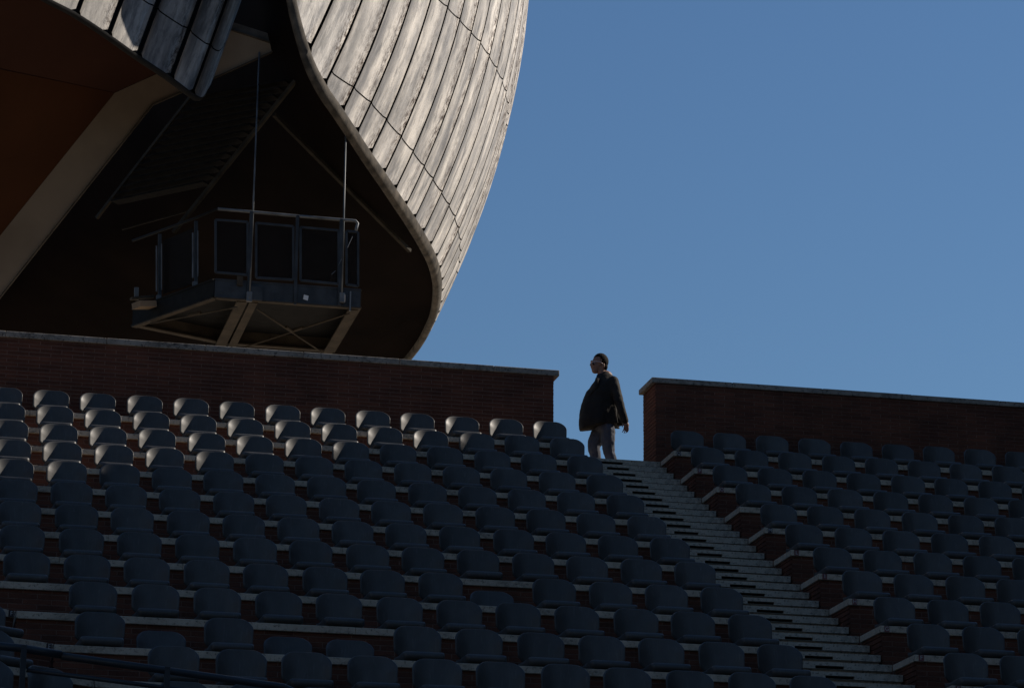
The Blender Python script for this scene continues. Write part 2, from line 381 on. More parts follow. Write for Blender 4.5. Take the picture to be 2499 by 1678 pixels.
for k in range(41):
    mb = step_mesh(k); o = mb.build('step', M['step'], st, fix=False)
    bm = bmesh.new(); bm.from_mesh(o.data); bmesh.ops.remove_doubles(bm, verts=bm.verts, dist=1e-5); bmesh.ops.recalc_face_normals(bm, faces=bm.faces); bm.to_mesh(o.data); bm.free()
    bevel(o, 0.010, 3)
    o.location = (random.uniform(-0.003, 0.003), -0.3111 * k, -0.15 * k)
    q = MB(); q.box(0.507, 0.798, 0.030, 0.034, -0.0655, -0.0365); q.build('slot_grille', M['void'], o)

# ------------------------------------------------------------------ seats
def backrest_mesh():
    mb = MB(); nu, nv = 22, 12; th = 0.009
    def P(u, v, off):
        zt = 0.02 + 0.328 * v
        hw = 0.100 + 0.117 * math.sqrt(max(0.0, 1 - (max(0.0, zt - 0.19) / 0.158) ** 2.2)) if zt > 0.19 else 0.217 - 0.004 * (0.19 - zt) / 0.17
        x = u * hw
        bot = 0.018 + 0.085 * (abs(x) / 0.217) ** 2.5
        z = zt if v >= 1 else bot + (zt - 0.02) / 0.328 * (0.348 - bot)
        z -= 0.012 * (x / 0.217) ** 2 * v
        y = 0.415 + 0.030 * (z - 0.03) / 0.32 - 2.05 * x * x * (1 - 0.35 * max(0, v - 0.55) / 0.45)
        nx, ny = 4.1 * x, 1.0; l = math.hypot(nx, ny)
        return (x + nx / l * off, y + ny / l * off, z)
    us = [-1 + 2 * k / nu for k in range(nu + 1)]; vs = [k / nv for k in range(nv + 1)]
    vs = [1 - (1 - v) ** 1.5 for v in vs]
    A = [[mb.vert(P(u, v, 0)) for u in us] for v in vs]; B = [[mb.vert(P(u, v, th)) for u in us] for v in vs]
    for a in range(nv):
        for b in range(nu):
            mb.face([A[a][b], A[a][b + 1], A[a + 1][b + 1], A[a + 1][b]]); mb.face([B[a][b], B[a + 1][b], B[a + 1][b + 1], B[a][b + 1]])
    loop = [(0, b) for b in range(nu + 1)] + [(a, nu) for a in range(1, nv + 1)] + [(nv, b) for b in range(nu - 1, -1, -1)] + [(a, 0) for a in range(nv - 1, 0, -1)]
    # rounded rim: one extra row of points between the faces
    mid = []
    cx, cz = 0.0, 0.17
    for (a, b) in loop:
        p, q = Vector(mb.v[A[a][b]]), Vector(mb.v[B[a][b]]); m_ = (p + q) / 2
        o = Vector((m_.x - cx, 0, (m_.z - cz))).normalized() * 0.003
        mid.append(mb.vert(m_ + o))
    n = len(loop)
    for k in range(n):
        (a, b), (c, d) = loop[k], loop[(k + 1) % n]
        mb.face([A[a][b], mid[k], mid[(k + 1) % n], A[c][d]]); mb.face([mid[k], B[a][b], B[c][d], mid[(k + 1) % n]])
    return mb
def pan_mesh():
    mb = MB()
    prof = [(0.40, 0.034), (0.30, 0.022), (0.20, 0.022), (0.12, 0.034), (0.06, 0.047), (0.03, 0.050), (0.010, 0.046), (-0.004, 0.032), (-0.008, 0.012),
            (-0.004, -0.008), (0.010, -0.022), (0.035, -0.031), (0.10, -0.034), (0.25, -0.034), (0.40, -0.020)]
    secs = [(-0.190, 0.50), (-0.188, 0.66), (-0.182, 0.82), (-0.170, 0.94), (-0.154, 1.0), (-0.10, 1.0), (0, 1.0), (0.10, 1.0), (0.160, 1.0), (0.176, 0.95), (0.186, 0.84), (0.191, 0.68), (0.192, 0.54)]
    rings = []
    for x, k in secs:
        rings.append([(x * (1.0 + 0.10 * max(0, (py - 0.06) / 0.3)), 0.2 + (py - 0.2) * (0.4 + 0.6 * k if k < 1 else 1), 0.016 + (pz - 0.016) * k + 0.012 * (x / 0.21) ** 2 * (1 if py > 0.06 else 0)) for py, pz in prof])
    mb.loft(rings); return mb
def make_seat():
    t = thing('stadium_seat', (0, 0, 0), 'x', 'seat')
    backrest_mesh().build('backrest', M['seat'], t, smooth=True)
    pan_mesh().build('seat_pan', M['seat'], t, smooth=True)
    return t
proto = make_seat(); used = [False]
def copy_tree(o, parent=None):
    c = o.copy(); COL.objects.link(c)
    if parent: c.parent = parent
    for ch in o.children: copy_tree(ch, c)
    return c
ORD = ['first', 'second', 'third', 'fourth', 'fifth', 'sixth', 'seventh', 'eighth', 'ninth', 'tenth', 'eleventh', 'twelfth', 'thirteenth', 'fourteenth', 'fifteenth', 'sixteenth']
def place_seat(loc, rz, label, group, tilt=None):
    s = copy_tree(proto) if used[0] else proto
    used[0] = True
    s.location = (loc[0] + random.uniform(-0.004, 0.004), loc[1] + random.uniform(-0.004, 0.004), loc[2])
    s.rotation_euler = (tilt if tilt is not None else random.uniform(-0.012, 0.012), 0, rz + random.uniform(-0.012, 0.012))
    s['label'] = label; s['group'] = group
    return s
PITCH_X, XR = 0.57334, 8.70378
SUNNY = {0: 0, 1: 2, 2: 4, 3: 7, 4: 10}
ANOM = {(8, 8), (10, 2), (10, 4), (10, 5)}
for i in range(13):
    y, z = -T * i, -RISE * i
    for j in range(12, -2, -1):
        xc = PITCH_X * j - 0.194
        if xc - 0.22 < jx(i) + 0.02: continue
        X, Y = px((xc, y + 0.3, z + 0.2))
        if X < -75 or Y > 1725: continue
        n = 12 - j
        lit = i in SUNNY and n >= SUNNY[i]
        if (i, j) in ANOM:
            place_seat((xc - 0.0, y + 0.23, z - 0.055), 0.0, 'sunken grey seat set back behind row %s bench edge, %s left of the stairs' % (LET[i], ORD[n]), 'seats left of the stairs', -0.10)
        else:
            place_seat((xc, y, z), 0.0, '%s grey plastic seat, row %s left of the stairs, %s from the stairs' % ('sunlit' if lit else 'shaded', LET[i], ORD[n]), 'seats left of the stairs')
    for j in range(0, 10):
        xc = XR + PITCH_X * j - 0.194
        X, Y = px((xc, y + 0.3, z + 0.2))
        if X > 2560 or Y > 1725: continue
        place_seat((xc, y, z), 0.0, 'shaded grey plastic seat, row %s right of the stairs, %s from the stairs' % (LET[i], ORD[j]), 'seats right of the stairs')
for i, g0 in ((10, 0.285), (11, 0.60), (12, 0.43)):
    d = Vector((math.cos(JA), math.sin(JA), 0)); J = Vector((jx(i), -T * i, -RISE * i))
    for k in range(2):
        c = J - d * (g0 + 0.2165 + PITCH_X * k)
        X, Y = px((c.x, c.y, c.z + 0.2))
        if X < -75 or Y > 1760: continue
        place_seat(c, JA, 'angled grey seat at the bottom left, row %s beyond the bench bend' % LET[i] + (', nearer the bend' if k == 0 and False else ''), 'seats beyond the bench bend')

# ------------------------------------------------------------------ guard rail at the lower left
k4 = lambda x, y: (x / 3.336, 1450 + y / 3.336)
gr = thing('guard_rail', (0, -12.2, -5.9), 'blue grey tubular guard rail crossing the bottom left corner', 'railing')
def loc_(p, t): return Vector(p) - t.location
def gp(x, y): return loc_(at(*k4(x, y), -12.2), gr)
mb = MB(); mb.tube([gp(-160, 402), gp(190, 437), gp(500, 487)], 0.031, 14); mb.tube([gp(500, 498), gp(1345, 615), gp(2310, 752), gp(2420, 800), gp(2440, 900)], 0.029, 14)
mb.build('top_rail', M['rail'], gr, smooth=True)
for xx, yy in ((195, 425), (1362, 600)):
    p = gp(xx, yy); mb = MB(); mb.box(p.x - 0.022, p.x + 0.022, p.y - 0.03, p.y + 0.03, p.z - 0.95, p.z + 0.012); bevel(mb.build('post', M['rail'], gr), 0.004)
mb = MB(); mb.tube([gp(215, 612), gp(1362, 758), gp(2400, 890)], 0.018, 10); mb.build('lower_rail', M['rail'], gr, smooth=True)

def two_tone(o, n):
    "the turned-down edges of a sheet are blackened"
    o.data.materials.append(M['lead_dark'])
    for p in o.data.polygons:
        if p.index >= n: p.material_index = 1
    return o
# ------------------------------------------------------------------ the big lead shell
def crom(P, t):
    n = len(P) - 1; k = min(max(int(math.floor(t)), 0), n - 1); f = t - k
    p = [P[min(max(k + q, 0), n)] for q in (-1, 0, 1, 2)]
    return tuple(0.5 * ((2 * p[1][c]) + (-p[0][c] + p[2][c]) * f + (2 * p[0][c] - 5 * p[1][c] + 4 * p[2][c] - p[3][c]) * f * f + (-p[0][c] + 3 * p[1][c] - 3 * p[2][c] + p[3][c]) * f ** 3) for c in range(len(p[0])))
RIM = [(742, -260), (722, -140), (716, -20), (752, 124), (790, 207), (833, 271), (868, 324), (901, 375), (934, 423), (961, 463), (987, 502), (1008, 534), (1029, 568), (1047, 600),
       (1061, 629), (1070, 658), (1075, 688), (1075, 715), (1072, 744), (1066, 769), (1055, 794), (1043, 818), (1027, 843), (1008, 867), (987, 889), (960, 908), (930, 926), (897, 941)]
PXM = 164.0
_y = [7.2]
for a, b in zip(RIM, RIM[1:]):
    d = math.hypot(b[0] - a[0], b[1] - a[1]) / PXM; _y.append(_y[-1] + math.sqrt(max(0.16 ** 2, 0.60 ** 2 - d * d)))
RIM3 = [(p[0], p[1], yy) for p, yy in zip(RIM, _y)]
def off_x(h): return 0.50 * h - 0.000283 * h * h if h < 880 else 0.50 * 880 - 0.000283 * 774400 + 0.002 * (h - 880)
def shell(n, h, inset=0.0):
    "n: seam number along the rim, h: photo pixels above the rim"
    x, y, Y = crom(RIM3, n)
    p = at(x + off_x(h), y - h, Y + 0.42 * h / PXM)
    if inset:
        e = 0.02
        a = at(*_s(n + e, h)) - at(*_s(n - e, h)); b = at(*_s(n, h + 8)) - at(*_s(n, h - 8))
        nn = b.cross(a); nn.normalize()
        if nn.dot(p - CAM) > 0 and n < 14: nn = -nn
        p = p - nn * inset
    return p
def _s(n, h):
    x, y, Y = crom(RIM3, n); return (x + off_x(h), y - h, Y + 0.42 * h / PXM)
_ref = None
def shell_n(n, h):
    e = 0.05
    a = at(*_s(n + e, h)) - at(*_s(n - e, h)); b = at(*_s(n, h + 8)) - at(*_s(n, h - 8))
    return b.cross(a).normalized()
_sg = -1.0 if shell_n(6, 200).dot(at(*_s(6, 200)) - CAM) > 0 else 1.0
def sp(n, h, lift=0.0): return at(*_s(n, h)) + shell_n(n, h) * (_sg * lift)
bs = thing('lead_shell', at(1075, 700, 15), 'huge curved shell of weathered lead sheets against the sky, upper middle', 'concert hall', 'lead clad hall shells')
B0 = bs.location
HT = 1250
und = MB(); und.grid([[sp(n * 0.5, h, -0.07) - B0 for n in range(0, 55)] for h in range(-4, HT + 60, 30)]); und.build('underlayer', M['lead_dark'], bs, smooth=True, fix=False)
def joints(n):
    s = max(0.0, n - 3.0); j1 = 100 * (1 - math.exp(-max(0.0, n - 3.2) * 0.45)) + 2
    return [j1, j1 + 285 + 6 * min(s, 8), j1 + 640 + 6 * min(s, 8)]
for q in range(0, 27):
    bounds = [9.0] + [None] * 3 + [float(HT)]
    for seg in range(4):
        def hb(n, k):
            if k == 0: return 5.0
            if k == 4: return float(HT)
            return max(5.0, joints(n)[k - 1])
        if hb(q + 0.5, seg + 1) - hb(q + 0.5, seg) < 14: continue
        low_seg = seg == 0 or hb(q + 0.5, 1) - 5.0 < 14 and seg == 1
        mb = MB(); P, UVs, E = [], [], []
        nu = 8; nh = max(3, int((hb(q + .5, seg + 1) - hb(q + .5, seg)) / 28))
        gap = 0.042
        us = [gap + (1 - 2 * gap) * k / nu for k in range(nu + 1)]
        for a in range(nh + 1):
            row, ur = [], []
            for u in us:
                n = q + u; h0, h1 = (5.0 if low_seg else hb(n, seg) + 2.0), hb(n, seg + 1) - 1.2
                fa = a / nh; h = h0 + (max(h1 - h0, 1)) * fa
                e = min(u - gap, 1 - gap - u) / 0.10                       # upturned edges, dished middle
                lift = 0.022 * max(0.0, 1 - e) ** 2 - 0.014 * math.sin(math.pi * u)
                if low_seg and fa == 0: h += 7 * max(0.0, 1 - e) ** 2          # rounded lower corners
                row.append(sp(n, h, lift) - B0); ur.append((q + u, h / PXM * 1.0 + q * 3.7))
            P.append(row); UVs.append(ur)
        ids = mb.grid(P, UVs)
        # turned-down edges
        def skirt(line, uvl, drop):
            low = [mb.vert(Vector(mb.v[i]) + d) for i, d in zip(line, drop)]
            for k in range(len(line) - 1): mb.face([line[k], line[k + 1], low[k + 1], low[k]], [uvl[k], uvl[k + 1], uvl[k + 1], uvl[k]])
        for side in (0, nu):
            line = [ids[a][side] for a in range(nh + 1)]; uvl = [UVs[a][side] for a in range(nh + 1)]
            drop = [shell_n(q + us[side], hb(q + .5, seg) + a / nh * (hb(q + .5, seg + 1) - hb(q + .5, seg))) * (-_sg * 0.085) for a in range(nh + 1)]
            skirt(line, uvl, drop)
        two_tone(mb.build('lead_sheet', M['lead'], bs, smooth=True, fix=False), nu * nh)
# rim trim: segmented rolled edge
def inner_rim(n, back=0.14):
    p = sp(n, 4); e = 0.05
    tn = (at(*_s(n + e, 0)) - at(*_s(n - e, 0))).normalized(); nn = shell_n(n, 4) * _sg
    x, y, Y = crom(RIM3, n)
    c = at(700 if n > 8 else x - 60, 560 if n > 8 else y + 90, Y)
    return p - nn * back
for q in range(0, 27):
    mb = MB(); rows = []
    for k in range(5):
        n = q + k / 4
        o = sp(n, 6, 0.004); a = sp(n, -8, 0.015); b = sp(n, -16, -0.03); c = sp(n, -17, -0.08); d = sp(n, -6, -0.14)
        rows.append([p - B0 for p in (o, a, b, c, d)])
    mb.grid(rows); mb.build('edge_trim', M['trim'], bs, smooth=True, fix=False)
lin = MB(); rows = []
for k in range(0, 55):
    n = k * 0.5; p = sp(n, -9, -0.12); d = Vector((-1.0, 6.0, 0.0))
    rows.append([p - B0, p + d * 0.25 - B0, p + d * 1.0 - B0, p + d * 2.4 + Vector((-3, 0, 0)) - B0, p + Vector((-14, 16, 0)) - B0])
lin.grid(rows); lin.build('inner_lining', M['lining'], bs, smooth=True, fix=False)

# ------------------------------------------------------------------ left hall: lead edge, brown soffit, beige border
lh = thing('hall_canopy', at(330, 140, 8.0), 'dark red brown hall canopy with beige border and lead edge, upper left corner', 'concert hall', 'lead clad hall shells')
L0 = lh.location
LE = [(-110, -146), (-24, -85), (45, -46), (114, 0), (183, 36), (261, 87), (333, 138), (414, 192), (468, 232), (492, 243), (505, 222)]
LE3 = [(x, y, 5.1 + x / 480 * 2.8) for x, y in LE]
def ls(n, h): 
    x, y, Y = crom(LE3, n); return (x + 0.375 * h - 0.00004 * h * h, y - h, Y + 0.40 * h / PXM)
def ln(n, h):
    a = at(*ls(n + .05, h)) - at(*ls(n - .05, h)); b = at(*ls(n, h + 8)) - at(*ls(n, h - 8)); return b.cross(a).normalized()
_sl = -1.0 if ln(5, 60).dot(at(*ls(5, 60)) - CAM) > 0 else 1.0
def lp(n, h, lift=0.0): return at(*ls(n, h)) + ln(n, h) * (_sl * lift) - L0
und = MB(); und.grid([[lp(n * 0.25, h, -0.07) for n in range(0, 41)] for h in range(4, 700, 30)]); und.build('underlayer', M['lead_dark'], lh, smooth=True, fix=False)
BD = [0, 1, 2, 3, 4, 5, 6, 7, 7.95, 10]
for q in range(len(BD) - 1):
    n0, n1 = BD[q], BD[q + 1]
    for seg, (h0, h1) in enumerate(((5, 118), (121, 430), (433, 700))):
        mb = MB(); nu, nh = 8, max(3, int((h1 - h0) / 28)); gp_ = 0.07 if n1 - n0 < 1.5 else 0.03
        P, U = [], []
        for a in range(nh + 1):
            row, ur = [], []
            for k in range(nu + 1):
                u = gp_ + (1 - 2 * gp_) * k / nu
                if q == len(BD) - 2 and k == nu: u = 1.0
                e = min(u - gp_, 1 - gp_ - u) / 0.12
                h = h0 + (h1 - h0) * a / nh
                if a == 0 and seg == 0: h += 5 * max(0, 1 - e) ** 2
                lift = 0.03 * max(0.0, 1 - e) ** 2 - 0.012 * math.sin(math.pi * u)
                row.append(lp(n0 + (n1 - n0) * u, h, lift)); ur.append((40 + q + u * 0.98, h / PXM + q * 2.3))
            P.append(row); U.append(ur)
        ids = mb.grid(P, U)
        for side in (0, nu):
            line = [ids[a][side] for a in range(nh + 1)]
            low = [mb.vert(Vector(mb.v[i]) + ln(n0 + (n1 - n0) * (0.07 if side == 0 else 0.93), h0) * (-_sl * 0.085)) for i in line]
            for k in range(nh): mb.face([line[k], line[k + 1], low[k + 1], low[k]], [U[k][side]] * 4)
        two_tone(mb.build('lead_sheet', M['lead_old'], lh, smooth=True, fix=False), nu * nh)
tr = MB(); tr.grid([[lp(n * 0.25, 6, 0.0), lp(n * 0.25, 1, -0.01), lp(n * 0.25, -2, -0.04), lp(n * 0.25, 1, -0.10)] for n in range(0, 41)])
tr.build('edge_trim', M['lead_dark'], lh, smooth=True, fix=False)
def slab(mb, pts, t):
    "flat panel with thickness t towards the back"
    p = [Vector(q) for q in pts]; bk = [q + Vector(t) for q in p]; n = len(p)
    i, j = [mb.vert(q) for q in p], [mb.vert(q) for q in bk]
    mb.face(i); mb.face(j[::-1])
    for k in range(n): mb.face([i[k], j[k], j[(k + 1) % n], i[(k + 1) % n]])
def AL(x, y, Y): return at(x, y, Y) - L0
class Plane:
    def __init__(s, a, b, c): s.o = at(*a); s.n = (at(*b) - s.o).cross(at(*c) - s.o).normalized()
    def __call__(s, x, y, back=0.0):
        d = ray(x, y); t = (s.o - CAM).dot(s.n) / d.dot(s.n); return CAM + d * (t + back) - L0
PB = Plane((-60, 795, 9.9), (369, 254, 9.05), (685, 114.5, 8.72))
def Yof(P): return (P + L0).y
cor, low = PB(280, 225), PB(-60, 648)
PU = Plane((280, 225, Yof(cor)), (0, 168, 7.7), (380, 180, Yof(PB(380, 180))))
PL = Plane((280, 225, Yof(cor)), (0, 168, 7.7), (-60, 648, Yof(low)))
mb = MB(); slab(mb, [PU(*q) for q in ((-110, -100), (-24, -100), (45, -62), (114, -16), (183, 20), (261, 71), (333, 122), (380, 150), (380, 181), (280, 226), (0, 167), (-110, 145))], (0.02, 0.10, 0.06))
mb.build('soffit_panel', M['soffit2'], lh)
mb = MB(); slab(mb, [PL(*q) for q in ((-110, 147), (0, 169), (280, 227), (-60, 649), (-110, 715))], (0.02, 0.10, 0.06))
mb.build('soffit_panel', M['soffit'], lh)
_o = [(-60, 795), (369, 254), (517, 190), (685, 114.5)]; _i = [(-60, 650), (280, 227), (380, 182), (563, 75)]
PTo = [PB(*q) for q in _o]; PTi = [PB(*q) for q in _i]
for k in range(3):
    mb = MB(); slab(mb, [PTi[k], PTi[k + 1], PTo[k + 1], PTo[k]], (0.03, 0.16, 0.06)); mb.build('border_beam', M['beige'], lh)
mb = MB()
for k in range(3):
    a, b = PTo[k], PTo[k + 1]; mb.beam(a + Vector((0.02, -0.01, -0.015)), b + Vector((0.02, -0.01, -0.015)), 0.05, 0.022)
mb.beam(PB(563, 73), PB(687, 113), 0.05, 0.02)
mb.build('border_lip', M['girder'], lh)
mb = MB(); slab(mb, [PB(555, 50), PB(690, 93), PB(690, 112), PB(555, 72)], (0.0, 0.1, 0.03)); mb.build('fascia', M['fascia'], lh)

# ------------------------------------------------------------------ roof struts in the dark below the shell
STRUTS = [((738, 177, 8.3), (423, 567, 10.2), 0.06, 'long dim diagonal strut from the shell rim down to the steel platform'),
          ((466, 236, 9.6), (236, 532, 11.3), 0.05, 'dim diagonal strut rising behind the lead edge at the upper left'),
          ((668, 279, 8.9), (1000, 612, 12.0), 0.06, 'dim strut falling to the right under the lead shell'),
          ((686, 118, 8.9), (752, 146, 8.9), 0.035, 'short dim strut between the beige point and the shell rim'),
          ((298, 560, 11.6), (470, 512, 11.6), 0.022, 'faint handrail bar left of the steel platform')]
for a, b, wd, lab in STRUTS:
    p, q = at(*a), at(*b); t = thing('roof_strut', p, lab, 'strut', 'struts under the lead shell')
    mb = MB(); mb.beam((0, 0, 0), q - p, wd, wd); mb.build('bar', M['strut'], t)

hs = thing('hanging_stair', at(466, 236, 9.6), 'dark flight of metal stairs hanging in the shadow between the diagonal struts', 'stairs')
H0 = hs.location.copy(); s2a, s2b, s1a, s1b = at(466, 236, 9.6), at(254, 508, 11.2), at(738, 177, 8.3), at(423, 567, 10.2)
for k in range(15):
    P = s2a.lerp(s2b, (k + 0.4) / 15); tq = (P.z - s1a.z) / (s1b.z - s1a.z); Q = s1a.lerp(s1b, tq)
    mb = MB(); mb.beam(P - H0 - (P - Q) * 0.07, Q - H0 + (P - Q) * 0.07, 0.21, 0.03); mb.build('tread', M['stair_steel'], hs)
# ------------------------------------------------------------------ steel platform hung from rods
p1 = lambda x, y: (500 + x / 3.92, 480 + y / 3.92)
p2 = lambda x, y: (240 + x / 3.92, 480 + y / 3.92)
YF = 8.6
A = at(*p1(90, 960), YF); ZP = A.z
pf = thing('steel_platform', A, 'steel maintenance platform with mesh railing hanging under the lead shell', 'platform')
def q1(x, y, Y=YF): return at(*p1(x, y), Y) - A
def q2(x, y, Y=YF): return at(*p2(x, y), Y) - A
Bf = Vector((at(*p1(1484, 1070), YF).x, YF, ZP)) - A
Cl = atz(*p2(330, 1238), ZP) - A
Dr = atz(813, 860, ZP) - A
El = atz(541, 840, ZP) - A
# edge girders: channel with flanges
def girder(name, a, b, h, mat, inward):
    a, b = Vector(a), Vector(b); mb = MB(); up = Vector((0, 0, 1))
    mb.beam(a + up * h / 2, b + up * h / 2, 0.03, h - 0.03)
    iw = Vector(inward).normalized() * 0.035
    mb.beam(a + iw + up * 0.011, b + iw + up * 0.011, 0.12, 0.022); mb.beam(a + iw + up * (h - 0.011), b + iw + up * (h - 0.011), 0.12, 0.022)
    return mb.build(name, mat, pf)
GH = 0.30
girder('edge_girder', (0, 0, 0), Bf, GH, M['steel_dark'], (0, 1, 0))
girder('edge_girder', (0, 0, 0), Cl, GH, M['dark_steel'], (0.5, 1, 0))  # coloured darker than the front girder, for the sky blocked on this side
mb = MB(); mb.beam(Vector((0.02, 0.02, -0.012)), Cl + Vector((0.02, 0, -0.012)), 0.10, 0.02); mb.build('bottom_flange', M['girder'], pf)
mb = MB(); mb.beam(Vector((0.02, 0.02, -0.012)), Bf + Vector((0, 0.02, -0.012)), 0.10, 0.02); mb.build('bottom_flange', M['girder'], pf)
girder('edge_girder', Bf, Dr, GH, M['girder'], (-1, 0.2, 0))
girder('edge_girder', Cl, El, GH, M['girder'], (0.2, -1, 0))
girder('edge_girder', El, Dr, GH, M['girder'], (0, -1, 0))
m0 = Vector(((at(*p1(415, 990), YF).x - A.x), 0, 0))
mb = MB(); mb.beam(m0 + Vector((-0.09, 0.05, -0.02)), El + Vector((-0.02, 0, -0.02)), 0.17, 0.03); mb.build('cross_girder', M['girder'], pf)
mb = MB(); mb.beam(m0 + Vector((0.09, 0.05, -0.02)), El + Vector((0.17, 0, -0.02)), 0.13, 0.03); mb.build('cross_girder', M['girder'], pf)
mb = MB(); mb.beam(Bf + Vector((-0.10, 0.05, -0.02)), Dr + Vector((-0.10, 0, -0.02)), 0.15, 0.03); mb.build('cross_girder', M['girder'], pf)
for a, b in ((q1(495, 1045), atz(*p1(1110, 1480), ZP - 0.05) - A), (q1(1385, 1092), atz(*p1(400, 1432), ZP - 0.05) - A), (q2(1330, 1030), atz(*p2(500, 1212), ZP - 0.05) - A)):
    mb = MB(); mb.tube([a + Vector((0, 0.04, -0.03)), b], 0.014, 8)
    c = (a + b) / 2; d = (b - a).normalized(); mb.tube([c - d * 0.16, c + d * 0.10], 0.026, 8); mb.build('brace_rod', M['girder'], pf)
mb = MB(); n = Vector((0, 0, 0.24)); ring = [Vector((0.02, 0.06, 0)) + n, Bf + Vector((-0.05, 0.06, 0)) + n, Dr + n, El + n, Cl + n]
slab(mb, ring, (0, 0, 0.03)); mb.build('deck', M['dark_steel'], pf)
# railing of the front
def rail_post(x, y0, y1, wd=0.05):
    a, b = q1(x, y1), q1(x, y0); a.x = (a.x + b.x) / 2; b.x = a.x
    mb = MB(); mb.box(a.x - wd / 2, a.x + wd / 2, -0.055, -0.02, a.z, b.z); bevel(mb.build('rail_post', M['steel_dark'], pf), 0.004)
for x, y0, y1 in ((428, 142, 985), (872, 182, 1015), (1292, 218, 1050)): rail_post(x, y0, y1)
def panel(x0, x1, yl0, yl1, yr0, yr1):
    a, b, c, d = q1(x0, yl0), q1(x1, yr0), q1(x1, yr1), q1(x0, yl1)
    o = Vector((0, -0.03, 0)); fr = MB()
    for u, v in ((a, b), (b, c), (c, d), (d, a)): fr.beam(u + o, v + o, 0.035, 0.035, (0, 1, 0))
    f = fr.build('panel_frame', M['steel_dark'], pf)
    s = MB(); slab(s, [p + o for p in (a, b, c, d)], (0, 0.006, 0)); s.build('mesh_infill', M['mesh_panel'], pf)
panel(100, 405, 228, 728, 248, 755); panel(488, 842, 258, 780, 290, 800); panel(912, 1275, 298, 805, 330, 840); panel(1352, 1462, 335, 845, 345, 862)
mb = MB()
mb2 = MB(); mb2.tube([q2(330, 420, 11.2), q2(930, 205, 9.3), q2(1140, 122) + Vector((0, -0.03, 0))], 0.022, 10); mb2.build('handrail', M['dark_steel'], pf, smooth=True)  # left handrail in darker steel: shade put into the colour
pts = [q2(1140, 122)] + [q1(460, 152), q1(880, 190), q1(1310, 226), q1(1400, 232), q1(1440, 238), q1(1458, 262), q1(1448, 300), q1(1440, 335)]
mb.tube([p + Vector((0, -0.03, 0)) for p in pts], 0.024, 10); mb.build('handrail', M['steel'], pf, smooth=True)
# left side railing and bright strips of its posts
def side(x, y0, y1, wd, Y, name, mat):
    a, b = q2(x, y1, Y), q2(x, y0, Y); mb = MB(); mb.beam(a, b, wd, wd, (0, 1, 0)); return mb.build(name, mat, pf)
for x, y0, y1, Y in ((935, 235, 870, 9.25), (588, 360, 1000, 10.15)):
    side(x, y0, y1, 0.055, Y, 'rail_post', M['steel_dark'])
    side(x - 32, y0 + 110, y1 - 95, 0.022, Y - 0.05, 'panel_edge', M['steel']); side(x + 16, y0 + 90, y1 - 110, 0.018, Y - 0.05, 'panel_edge', M['steel'])
    side(x - 12, y1 - 55, y1 - 12, 0.075, Y - 0.06, 'clamp', M['steel'])
s = MB(); slab(s, [q2(620, 420, 10.2), q2(905, 300, 9.4), q2(905, 830, 9.4), q2(620, 930, 10.2)], (0.004, 0.004, 0)); s.build('mesh_infill', M['mesh_panel'], pf)
for x, y0, y1, Y in ((365, 870, 985, 11.0),): side(x, y0, y1, 0.07, Y, 'bracket', M['steel'])
mb = MB(); mb.box(-0.16, 0.16, -0.12, 0.12, -0.05, 0.05); o = bevel(mb.build('end_block', M['beige'], pf)); o.location = q2(440, 1035, 9.9); o.rotation_euler = (0, -0.2, 0.5)
mb = MB(); mb.box(-0.2, 0.2, -0.05, 0.05, -0.02, 0.02); o = bevel(mb.build('end_block', M['girder'], pf)); o.location = q2(420, 965, 10.2); o.rotation_euler = (0, -0.25, 0.3)
# hanger rods
for (x0, y0, x1, y1, Y) in ((845, 280, 834.5, 722, YF - 0.07), (633, 128, 609, 730, YF - 0.07)):
    mb = MB(); mb.tube([at(x0, y0, Y + 0.22) - A, at(x1, y1, Y) - A], 0.0135, 8); mb.build('hanger_rod', M['steel'], pf, smooth=True)
for x, y in ((1313, 955), (425, 945)):
    mb = MB(); p = q1(x, y, YF - 0.05); mb.box(p.x - 0.045, p.x + 0.045, p.y - 0.03, p.y + 0.03, p.z - 0.10, p.z + 0.06); bevel(mb.build('rod_clamp', M['steel'], pf), 0.008)
mb = MB(); p = q1(488, 925, YF - 0.045); mb.box(p.x - 0.10, p.x + 0.10, p.y - 0.02, p.y + 0.02, p.z - 0.11, p.z + 0.11); mb.build('splice_plate', M['steel_dark'], pf)
mb = MB(); p = q1(865, 950, YF - 0.03); mb.box(p.x - 0.02, p.x + 0.02, p.y - 0.012, p.y + 0.012, p.z - 0.14, p.z + 0.14); mb.build('stiffener', M['steel_dark'], pf)
stk = MB(); slab(stk, [q1(948, 935, YF - 0.022), q1(993, 948, YF - 0.022), q1(984, 993, YF - 0.022), q1(940, 978, YF - 0.022)], (0, 0.003, 0)); stk.build('sticker', M['sticker'], pf)
mb = MB(); p = q1(1390, 1000, YF - 0.03); mb.box(p.x - 0.012, p.x + 0.012, p.y - 0.02, p.y + 0.02, p.z - 0.16, p.z + 0.16); mb.build('stiffener', M['steel'], pf)
for (x0, y0, x1, y1) in ((1362, 488, 1412, 380), (1278, 655, 1306, 596), (1212, 742, 1250, 708)):
    mb = MB(); mb.tube([q1(x0, y0, YF - 0.09), q1(x1, y1, YF - 0.09)], 0.006, 6); mb.build('tie_wire', M['steel'], pf)
mb = MB(); p = q1(335, 805, YF - 0.03); mb.box(p.x - 0.045, p.x + 0.045, p.y - 0.02, p.y + 0.02, p.z - 0.075, p.z + 0.075); mb.build('small_box', M['girder'], pf)

